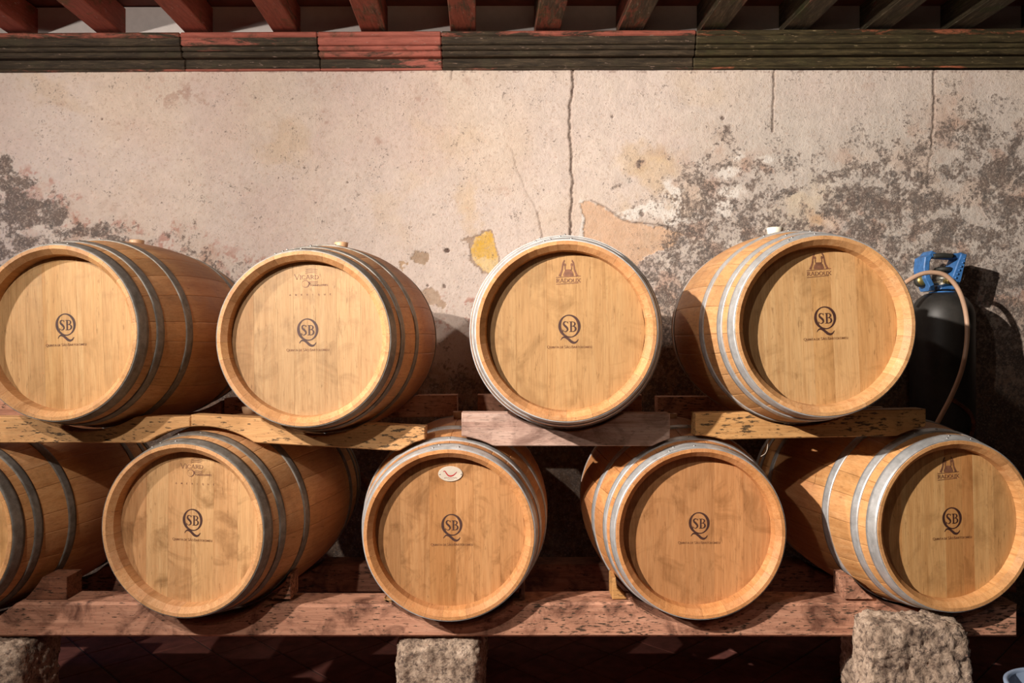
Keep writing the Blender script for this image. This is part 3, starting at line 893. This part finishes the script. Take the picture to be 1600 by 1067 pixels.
GROUPS = {'U': 'wine barrels in the upper row', 'L': 'wine barrels in the lower row'}
BARRELS = []
def barrel(row, px, py, pr, phi, hoop, label, tone, wine=0.0, bung=None, roll=0.0, brand=None, brand_up=0.21, cuts=None, badge=False, rot0=0.0, boards=None, em=(0.0, 0.016), stain=0.6, hs=HEAD_S, hk=(1, 1, 1)):
    D = RH * F / pr
    xf, zf = PX(px, D), PZ(py, D)
    ph = math.radians(phi)
    dx, dy = math.sin(ph), math.cos(ph)
    mid = Vector((xf + dx * BL / 2, D + dy * BL / 2, zf))
    root = tag(empty('wine_barrel', (mid.x, mid.y, zf - RB), (0, 0, -ph)), label, 'barrel', GROUPS[row])
    BARRELS.append(dict(row=row, x=xf, y=D, z=zf, tx=math.tan(ph), name=label))
    off = Vector((0, -BL / 2, RB))
    a = -ANG[0] / 2 + rot0
    for g in ANG:
        o = link('stave', stave_mesh(g), root, None, off, (0, math.radians(a + g / 2), 0))
        q = random.uniform(0.90, 1.10)
        o.color = (1.05 * tone[0] * q, 1.05 * tone[1] * q, 1.05 * tone[2] * q * random.uniform(0.94, 1.04), wine)
        a += g
    rl = math.radians(-roll)
    cuts = cuts or [-0.17, -0.09, -0.01, 0.07, 0.15]
    bt = boards or [1] * (len(cuts) + 1)
    for i, me in enumerate(head_boards(cuts)):
        me.materials.append(M['head'])
        o = link('head_board', me, root, None, off + Vector((0, hs, 0)), (0, rl, 0))
        q = bt[i] if isinstance(bt[i], tuple) else (bt[i],) * 3
        o.color = (tone[0] * q[0] * hk[0], tone[1] * q[1] * hk[1], tone[2] * q[2] * hk[2], stain)
    bk = link('back_head', lathe('back_head', [(0.0005, BL - HEAD_S - 0.02), (0.2545, BL - HEAD_S - 0.02), (0.2545, BL - HEAD_S), (0.0005, BL - HEAD_S)], 48, 'Y', False), root, M['head'], off)
    for i, me in enumerate(HOOPS[hoop]):
        h = link('hoop', me, root, None, off, (0, math.radians(random.uniform(-14, 4)), 0))
        if i < 3:
            s0, s1 = HS[i]
            rows = (0.5,) if i else (0.3, 0.72)
            for rw in rows:
                sx = s0 + (s1 - s0) * rw
                for dg in (-7.5, 7.5) if i else ((-8.5, 8.5) if rw < 0.5 else (-4.5,)):
                    t = math.radians(dg)
                    r = rad(sx) + 0.0045
                    link('rivet', RIVET, h, None, (r * math.sin(t), sx, r * math.cos(t)), (0, t, 0))
    if bung:
        b = link('bung', bung, root, None, (0, 0, 2 * RB))
    def flat(me, mat, x, z, dy, label=None):
        o = link(me.name, me, root, None, off, (0, rl, 0))
        if len(me.materials) == 0: me.materials.append(mat)
        o.location = off + Vector((x * math.cos(rl) + z * math.sin(rl), hs - dy, -x * math.sin(rl) + z * math.cos(rl)))
        if label: o['label'] = label
        return o
    flat(EMBLEM, M['ink'], em[0], em[1], 0.0007, 'printed dark brown round monogram')
    flat(MOTTO, M['ink_thin'], em[0], em[1], 0.0007, 'thin line of brown capitals')['kind'] = 'stuff'
    if brand is not None:
        flat(brand, M['brand'], *brand_up, 0.0007, 'scorched maker mark')['kind'] = 'stuff'
    if badge:
        e = [(0.0415 * math.cos(t), 0.026 * math.sin(t)) for t in np.linspace(0, 2 * math.pi, 41)[:-1]]
        bo = flat(extrude_poly('oval_badge', e, -0.004, 0.0, 0.001), M['badge'], *badge, 0.0, 'cream oval enamel badge with a red curve')
        k = Ink()
        k.stroke([(-24, -9, 2.6), (-18, -9, 3), (-13, -1, 3.4), (-6, 6.0, 4.2), (4, 6.8, 4.4), (13, 2.5, 3.0), (22, -6.5, 1.8)])
        r = link('badge_curve', k.mesh('badge_curve', 0.001, -0.0046), bo, M['red'])
        k = Ink()
        for i in range(11):
            x = -20 + i * 4
            k.stroke([(x, 12), (x, 15.2)], 1, 1.1)
            if i % 2: k.stroke([(x, 12.2), (x + 2, 12.2)], 1, 0.9)
            else: k.stroke([(x, 15), (x + 2, 15)], 1, 0.9)
        for i in range(7):
            k.stroke([(-9 + i * 3, 18.2), (-7.6 + i * 3, 20.2)], 1, 0.8)
        link('badge_lettering', k.mesh('badge_lettering', 0.001, -0.0046), bo, M['brand'])
        for sx in (-1, 1):
            link('nail', RIVET, bo, None, (sx * 0.036, -0.0045, -0.001), (math.radians(90), 0, 0)).scale = (0.5, 0.5, 0.5)
    return root

W1 = (1.0, 1.0, 1.0)
barrel('U', 84, 520, 137, 6.0, 'dark', 'upper-row oak barrel cut off by the left edge, dark hoops, pale striped head', (0.92, 0.89, 0.84), 0.45, BUNG_LOW, 2.0,
       cuts=[-0.19, -0.135, -0.075, -0.01, 0.045, 0.135], boards=[0.92, 1.0, 0.95, (0.93, 0.9, 0.82), 1.0, 1.08, 0.98], rot0=3, em=(0.004, 0.028), stain=0.35)
barrel('U', 473, 529, 137, 3.0, 'dark', 'upper-row oak barrel with dark hoops and scorched lettering at the top of its head', (0.88, 0.83, 0.80), 0.45, BUNG_TALL, 0.8,
       VICARD, (0.0, 0.214), cuts=[-0.18, -0.10, -0.045, 0.03, 0.10, 0.18], boards=[(0.85, 0.78, 0.72), 1.0, 0.98, 1.04, 1.0, 1.03, 0.96], rot0=7, em=(0.002, 0.030), hs=0.047, hk=(0.82, 0.88, 0.96))
barrel('U', 884, 517, 141, 3.5, 'light', 'upper-row oak barrel facing straight out, bright steel hoops and faint scorched brand', (0.90, 0.82, 0.75), 0.2, None, 0.5,
       RADOUX, (0.010, 0.176), cuts=[-0.16, -0.06, 0.035, 0.12], boards=[1.0, 1.02, 1.0, 1.04, 1.0], rot0=1, em=(0.012, 0.016), hs=0.049, hk=(0.80, 0.83, 0.83))
barrel('U', 1290, 509, 141, -0.6, 'light', 'upper-row oak barrel beside the gas cylinder, bright hoops and pale bung', (1.02, 1.00, 0.95), 0.12, BUNG_WHITE, 2.6,
       RADOUX, (0.008, 0.183), cuts=[-0.18, -0.115, -0.02, 0.045, 0.125], boards=[0.86, 0.92, 0.97, (0.95, 0.9, 0.82), 1.06, (0.92, 0.85, 0.76)], rot0=5, em=(0.021, 0.026), hk=(0.92, 0.92, 0.94))
barrel('L', -107, 835, 133, 5.0, 'dark', 'lower-row oak barrel mostly hidden beyond the left edge, dark hoops', (1.0, 0.95, 0.88), 0.5, None, 0.0, rot0=2)
barrel('L', 283, 829, 135, 8.5, 'dark', 'lower-row oak barrel with dark hoops and mottled rosy head', (0.95, 0.92, 0.92), 0.35, BUNG_TALL, -0.5,
       VICARD, (0.004, 0.214), cuts=[-0.16, -0.08, 0.005, 0.085, 0.17], boards=[(0.9, 0.8, 0.76), 0.98, (0.97, 0.92, 0.9), 1.03, (1.0, 0.95, 0.93), 1.0], rot0=4, em=(0.009, 0.024), stain=1.0)
barrel('L', 701, 836, 133.5, 0.6, 'light', 'lower-row oak barrel with an oval enamel badge on its head', (0.88, 0.76, 0.66), 0.5, BUNG_TALL, 0.5,
       None, None, cuts=[-0.17, -0.07, 0.02, 0.08, 0.17], boards=[0.88, 0.98, (0.94, 0.88, 0.78), 1.04, 1.0, 0.96], badge=(0.003, 0.196), rot0=6, em=(0.006, 0.022), stain=1.0, hk=(0.88, 0.84, 0.84))
barrel('L', 1095, 834, 133, -1.0, 'light', 'lower-row oak barrel with chalk-smudged bright hoop and plain orange head', (0.96, 0.80, 0.68), 0.3, BUNG_LOW, 0.0,
       None, None, cuts=[-0.15, -0.04, 0.06, 0.16], boards=[0.92, 1.0, 0.96, 1.03, 0.97], rot0=0, em=(0.008, 0.024), stain=0.8, hk=(0.90, 0.85, 0.88))
barrel('L', 1496, 822, 133.5, -7.5, 'light', 'lower-row oak barrel at the right edge with reddish striped head, wine stain on its side', (1.05, 0.98, 0.86), 0.4, BUNG_LOW, 1.4,
       RADOUX, (0.004, 0.172), cuts=[-0.17, -0.10, -0.01, 0.055, 0.095, 0.17], boards=[(0.9, 0.8, 0.72), 0.98, 1.0, (0.88, 0.76, 0.66), (0.85, 0.7, 0.6), 0.98, 0.94], rot0=8, em=(0.014, 0.016), hs=0.046)
ROW = {'U': [b for b in BARRELS if b['row'] == 'U'], 'L': [b for b in BARRELS if b['row'] == 'L']}

def barrel_circle(b, y0, y1):
    """centre and clearing radius of a barrel between depths y0 and y1"""
    ym = (y0 + y1) / 2
    xc = b['x'] + b['tx'] * (ym - b['y'])
    R = max(rad(max(0, min(BL, y - b['y']))) for y in np.linspace(y0, y1, 9)) + 0.0045
    return xc, b['z'], R + abs(b['tx']) * (y1 - y0) / 2

def saddle(name, x0, x1, ztop, zbot, y0, y1, ups, lows, mat, label, cat, group, color=(1, 1, 1), bev=0.003, kind=None):
    """timber with hollows cut for the barrels above (ups) and below (lows)"""
    n = max(30, int((x1 - x0) / 0.012))
    top, bot = [], []
    for i in range(n + 1):
        x = x0 + (x1 - x0) * i / n
        zt, zb = ztop(x), zbot(x)
        for b in ups:
            xc, zc, R = barrel_circle(b, y0, y1)
            if abs(x - xc) < R: zt = min(zt, zc - math.sqrt(R * R - (x - xc) ** 2)) if zt > zc - math.sqrt(R * R - (x - xc) ** 2) else zt
        for b in lows:
            xc, zc, R = barrel_circle(b, y0, y1)
            if abs(x - xc) < R: zb = max(zb, zc + math.sqrt(R * R - (x - xc) ** 2))
        zb = min(zb, zt - 0.012)
        top.append((x, zt)); bot.append((x, zb))
    me = extrude_poly(name, top + bot[::-1], y0, y1, bev)
    cx, cz = (x0 + x1) / 2, min(p[1] for p in bot)
    for vv in me.vertices: vv.co -= Vector((cx, y0, cz))
    o = link(name, me, None, mat, (cx, y0, cz))
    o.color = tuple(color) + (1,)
    return tag(o, label, cat, group, kind)

YP0, YP1 = 2.725, 2.80
def lin(a, za, b, zb): return lambda x: za + (zb - za) * (x - a) / (b - a)
def plank(pxa, pxb, ta, tb, ba, bb, y0, y1, mat, label, group, color=(1, 1, 1)):
    xa, xb = PX(pxa, y0), PX(pxb, y0)
    return saddle('support_plank', xa, xb, lin(xa, PZ(ta, y0), xb, PZ(tb, y0)), lin(xa, PZ(ba, y0), xb, PZ(bb, y0)), y0, y1,
                  ROW['U'], ROW['L'], mat, label, 'plank', group, color)
FG, BG = 'front planks between the two rows', 'rear planks between the two rows'
plank(-96, 297, 652, 651, 692, 692, YP0, YP1, M['plank'], 'pale front plank under the leftmost upper barrel', FG, (1.0, 0.94, 0.86))
plank(298, 664, 648, 667, 686, 707, YP0, YP1, M['plank'], 'black-speckled front plank sloping down to the right, under the second upper barrel', FG, (1.03, 0.97, 0.9))
plank(721, 1047, 645, 646, 697, 697, YP0, YP1, M['plank_plain'], 'thick greyish-pink weathered front plank under the third upper barrel', FG)
plank(1087, 1447, 646, 639, 688, 680, YP0, YP1, M['plank'], 'heavily black-spotted front plank under the barrel beside the gas cylinder', FG, (0.98, 0.90, 0.74))
for (a, b, t, t2, lab) in ((-60, 345, 622, 622, 'dim rear plank behind the pale front plank'), (350, 714, 622, 617, 'dim rear plank behind the sloping speckled plank'), (746, 1003, 617, 617, 'dim rear plank behind the thick greyish-pink plank'), (1028, 1330, 620, 620, 'dim rear plank behind the black-spotted front plank')):
    plank(a, b, t, t2, t + 34, t2 + 34, 3.33, 3.41, M['beam'], lab, BG, (1.0, 1.0, 1.0))

# lower rack: two long beams, chocks and stone piers
zb_top, zb_bot = PZ(943, 2.735), PZ(995.5, 2.735)
saddle('rack_beam', -3.3, 1.745, lambda x: zb_top + 0.004 * math.sin(3 * x), lambda x: zb_bot, 2.735, 2.87, ROW['L'], [], M['beam'],
       'long reddish worm-eaten front beam carrying the lower row', 'beam', 'rack beams', (1, 1, 1), 0.008)
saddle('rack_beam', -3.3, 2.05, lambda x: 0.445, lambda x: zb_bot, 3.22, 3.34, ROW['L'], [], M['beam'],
       'rear beam behind the reddish front beam, shade painted into its tint', 'beam', 'rack beams', (0.45, 0.40, 0.38), 0.006)  # same timber as the front beam, tint darkened to imitate shade under the barrels

def chock(bi, side, px_out, py_top, label, mat, color=(1, 1, 1)):
    b = ROW['L'][bi]
    y0, y1 = 2.76, 2.86
    xc, zc, R = barrel_circle(b, y0, y1)
    R += 0.009
    xo = PX(px_out, y0); zt = PZ(py_top, y0)
    z0 = zb_top + 0.006
    pts = [(xo, z0), (xo, zt)]
    # meets the barrel flank at height zt, follows it down towards the beam
    xa = xc + side * math.sqrt(max(R * R - (zt - zc) ** 2, 0))
    if (xa - xo) * side > -0.012: xa = xo - side * 0.012
    xe = xc + side * math.sqrt(max(R * R - (z0 + 0.004 - zc) ** 2, 0))
    pts.append((xa, zt))
    for i in range(1, 9):
        x = xa + (xe - xa) * i / 8
        pts.append((x, min(zt, zc - math.sqrt(max(R * R - (x - xc) ** 2, 0)))))
    pts.append((xe, z0))
    me = extrude_poly('barrel_chock', pts, y0, y1, 0.002)
    c = Vector((xo, y0, z0))
    for vv in me.vertices: vv.co -= c
    o = link('barrel_chock', me, None, mat, c)
    o.color = tuple(color) + (1,)
    return tag(o, label, 'wedge', 'wooden chocks on the front beam')
chock(0, 1, 104, 902, 'wooden chock wedged against the barrel cut off at the left edge', M['beam'], (0.5, 0.42, 0.36))
chock(1, 1, 454, 900, 'wooden chock right of the mottled rosy barrel', M['beam'], (0.9, 0.85, 0.8))
chock(2, -1, 609, 918, 'wooden chock left of the barrel with the oval badge', M['plank'], (0.8, 0.75, 0.7))
chock(2, 1, 820, 893, 'wooden chock right of the barrel with the oval badge', M['beam'])
chock(3, -1, 957, 903, 'yellowish speckled chock left of the plain orange barrel', M['plank'], (0.95, 0.85, 0.66))
chock(4, -1, 1320, 902, 'reddish chock left of the rightmost lower barrel', M['beam'])

def stone(name, x0, x1, y0, y1, z0, z1, amp, seed, label, top_slope=0.0, group='stone piers under the rack'):
    bm = bmesh.new()
    bmesh.ops.create_cube(bm, size=2.0)
    bmesh.ops.subdivide_edges(bm, edges=bm.edges[:], cuts=44, use_grid_fill=True)
    cx, cy, cz = (x0 + x1) / 2, (y0 + y1) / 2, (z0 + z1) / 2
    hx, hy, hz = (x1 - x0) / 2, (y1 - y0) / 2, (z1 - z0) / 2
    sd = Vector((seed * 3.1, seed * 1.7, seed * 0.9))
    for v_ in bm.verts:
        p = v_.co.copy()
        e = 10.0
        l = (abs(p.x) ** e + abs(p.y) ** e + abs(p.z) ** e) ** (1 / e)
        p = p / l
        nrm = Vector((p.x ** 5, p.y ** 5, p.z ** 5)).normalized()
        q = Vector((p.x * hx, p.y * hy, p.z * hz))
        d = mnoise.fractal((q + sd) * 9, 0.9, 2.1, 5) * amp + mnoise.fractal((q + sd) * 45, 0.6, 2.1, 4) * amp * 0.75
        d += -abs(mnoise.noise((q + sd) * 22)) * amp * 0.8
        wgt = 1.0 if p.z > -0.9 else 0.2
        q += nrm * d * wgt
        if p.z > 0.5: q.z += top_slope * p.y * hy
        v_.co = q + Vector((0, 0, hz))
    bmesh.ops.recalc_face_normals(bm, faces=bm.faces[:])
    me = bpy.data.meshes.new(name); bm.to_mesh(me); bm.free()
    me.polygons.foreach_set('use_smooth', [True] * len(me.polygons))
    o = link(name, me, None, M['stone'], (cx, cy, z0))
    return tag(o, label, 'stone', group)
stone('stone_pier', PX(616, 2.70), PX(753, 2.70), 2.71, 3.33, 0.0, zb_bot - 0.006, 0.008, 1, 'rough square stone under the beam below the oval-badge barrel')
stone('stone_pier', PX(1356, 2.60), PX(1518, 2.60), 2.595, 2.725, 0.0, PZ(974, 2.60), 0.011, 2, 'large rough sunlit stone in front of the beam at the right', 0.12)
stone('stone_pier', PX(1345, 2.80), PX(1470, 2.80), 2.76, 3.0, 0.0, zb_bot - 0.008, 0.008, 5, 'narrow stone showing left of the large rough stone')
stone('stone_pier', PX(-110, 2.70), PX(42, 2.70), 2.66, 2.92, 0.0, zb_bot - 0.006, 0.008, 3, 'shadowed stone under the beam at the left edge, bluish top')

# ------------------------------------------------------------------ gas cylinder
GY = 3.775
gx = PX(1472, GY); GR = 0.139
zsh = PZ(478, GY)
cyl = tag(empty('gas_cylinder', (gx, GY, 0)), 'black gas cylinder with blue valve guard standing by the wall', 'gas cylinder')
prof = [(0.02, 0.004), (GR - 0.01, 0.004), (GR, 0.02), (GR, zsh - 0.06)]
for t in np.linspace(0, math.pi / 2, 10)[1:]:
    prof.append((0.036 + (GR - 0.036) * math.cos(t), zsh - 0.06 + 0.125 * math.sin(t)))
prof += [(0.034, zsh + 0.09), (0.01, zsh + 0.09)]
link('body', lathe('body', prof, 48), cyl, M['cyl'])
zt = zsh + 0.07
vb = link('valve_body', lathe('valve_body', [(0.006, 0), (0.030, 0), (0.032, 0.018), (0.024, 0.026), (0.022, 0.05), (0.030, 0.055), (0.030, 0.066), (0.015, 0.072), (0.013, 0.10), (0.004, 0.10)], 24), cyl, M['valve'], (0.005, 0, zt))
hw = []
for i in range(48):
    t = 2 * math.pi * i / 48
    hw.append(t)
wheel = link('hand_wheel', lathe('hand_wheel', [(0.006, 0.0), (0.034, 0.0), (0.040, 0.005), (0.040, 0.014), (0.034, 0.019), (0.006, 0.019)], 24), vb, M['rubber'], (0.0, 0, 0.094))
ol_ = link('outlet', lathe('outlet', [(0.004, -0.055), (0.015, -0.055), (0.017, -0.03), (0.012, -0.025), (0.012, 0.0)], 18, 'Y'), vb, M['brass'], (0.0, -0.01, 0.045))
ga = link('pressure_gauge', lathe('pressure_gauge', [(0.004, -0.012), (0.026, -0.012), (0.030, -0.006), (0.030, 0.012), (0.02, 0.016), (0.004, 0.016)], 28, 'Y'), cyl, M['rubber'], (-0.105, -0.01, zt + 0.05))
link('dial', lathe('dial', [(0.0005, -0.0128), (0.023, -0.0128), (0.023, -0.0118), (0.0005, -0.0118)], 24, 'Y'), ga, M['brass'])
link('gauge_stem', tube_mesh('gauge_stem', [(-0.08, -0.005, zt + 0.045), (-0.05, -0.002, zt + 0.04), (-0.01, 0, zt + 0.04)], 0.009, 10, 4), cyl, M['valve'])
# guard: base ring, two arms, top ring
s = GY / F
def gp(px, py): return ((px - 1472) * s, PZ(py, GY))
guard = link('valve_guard', lathe('valve_guard', [(0.045, 0.0), (0.056, 0.0), (0.056, 0.020), (0.045, 0.020), (0.045, 0.0)], 32, caps=False), cyl, M['blue'], (0, 0, zt - 0.022))
def arm(pts, y0, y1):
    me = extrude_poly('guard_arm', [gp(*p) for p in pts], y0, y1, 0.004)
    return link('guard_arm', me, cyl, M['blue'])
arm([(1461, 453), (1487, 453), (1493, 440), (1501, 405), (1502, 399), (1493, 398), (1488, 410), (1480, 432), (1472, 444), (1462, 447)], -0.05, 0.05)
arm([(1446, 455), (1453, 455), (1452, 446), (1446, 434), (1444, 425), (1445, 410), (1449, 402), (1446, 398), (1437, 403), (1435, 420), (1437, 436), (1443, 447)], -0.05, 0.05)
topb = arm([(1440, 406), (1446, 396), (1449, 393), (1456, 397), (1474, 399), (1494, 396), (1502, 399), (1499, 408), (1490, 405), (1476, 404), (1455, 403), (1448, 405)], -0.045, 0.045)
for k_ in range(7):
    xx, zz = gp(1481 + k_ * 2.7, 441 - k_ * 5.8)
    link('guard_stud', lathe('guard_stud', [(0.0005, -0.003), (0.005, -0.002), (0.006, 0.002)], 10, 'Y'), cyl, M['blue'], (xx, -0.0535, zz))
link('guard_grip', tube_mesh('guard_grip', [gp(1450, 402)[:1] + (-0.05, gp(1450, 402)[1]), gp(1462, 400)[:1] + (-0.056, gp(1462, 401)[1]), gp(1479, 402)[:1] + (-0.05, gp(1479, 402)[1])], 0.012, 10, 6), cyl, M['rubber'])

def hp(px, py, Y): return (PX(px, Y), Y, PZ(py, Y))
tag(link('gas_hose', tube_mesh('gas_hose', [hp(1396, 458, 3.605), hp(1417, 440, 3.605), hp(1440, 428, 3.605), hp(1462, 426, 3.605), hp(1480, 432, 3.605), hp(1496, 450, 3.605), hp(1506, 475, 3.605), hp(1511, 505, 3.605),
     hp(1510, 540, 3.595), hp(1502, 580, 3.585), hp(1486, 620, 3.575), hp(1467, 656, 3.565), hp(1450, 690, 3.585), hp(1440, 740, 3.5)], 0.0105, 10, 6), None, M['hose']),
    'tan hose arching over the gas cylinder and hanging down its front', 'hose')
tag(link('gas_hose', tube_mesh('gas_hose', [hp(1484, 622, 3.625), hp(1500, 632, 3.620), hp(1515, 645, 3.620), hp(1521, 660, 3.625), hp(1519, 675, 3.635), hp(1512, 700, 3.5), hp(1508, 740, 3.5)], 0.009, 10, 6), None, M['rust']),
    'short dark hose loop low beside the gas cylinder', 'hose')

# ------------------------------------------------------------------ small things
bar = tube_mesh('rusty_bar', [hp(536, 712, 3.78), hp(556, 735, 3.78), hp(578, 762, 3.78), hp(612, 805, 3.78), hp(640, 845, 3.79), hp(690, 920, 3.81), hp(719, 964, 3.83)], 0.017, 10, 10,
                rad=lambda t: 0.016 + 0.004 * math.sin(t * 180))
tag(link('rusty_bar', bar, None, M['rust']), 'rusty ribbed bar leaning in the dark gap beside the badge barrel', 'bar')
bx, by = PX(1676, 2.42), 2.45
zb = PZ(1082, 2.42)
bk = tag(empty('bucket', (bx, by, 0)), 'blue-grey round bucket rim at the lower right corner', 'bucket')
link('shell', lathe('shell', [(0.11, 0.012), (0.112, 0.0), (0.12, 0.0), (0.155, zb - 0.01), (0.150, zb - 0.01), (0.115, 0.012)], 48, caps=False), bk, M['bucket'])
link('rim', lathe('rim', [(0.150, zb - 0.02), (0.163, zb - 0.02), (0.165, zb - 0.004), (0.160, zb), (0.150, zb - 0.002), (0.150, zb - 0.02)], 48, caps=False), bk, M['bucket'])
tag(link('cobweb_thread', tube_mesh('cobweb_thread', [hp(1200, 686, 2.76), hp(1199, 700, 2.76), hp(1196, 708, 2.75), hp(1189, 713, 2.75)], 0.0009, 5, 6), None, M['badge']),
    'pale cobweb thread hanging under the black-spotted front plank', 'thread')
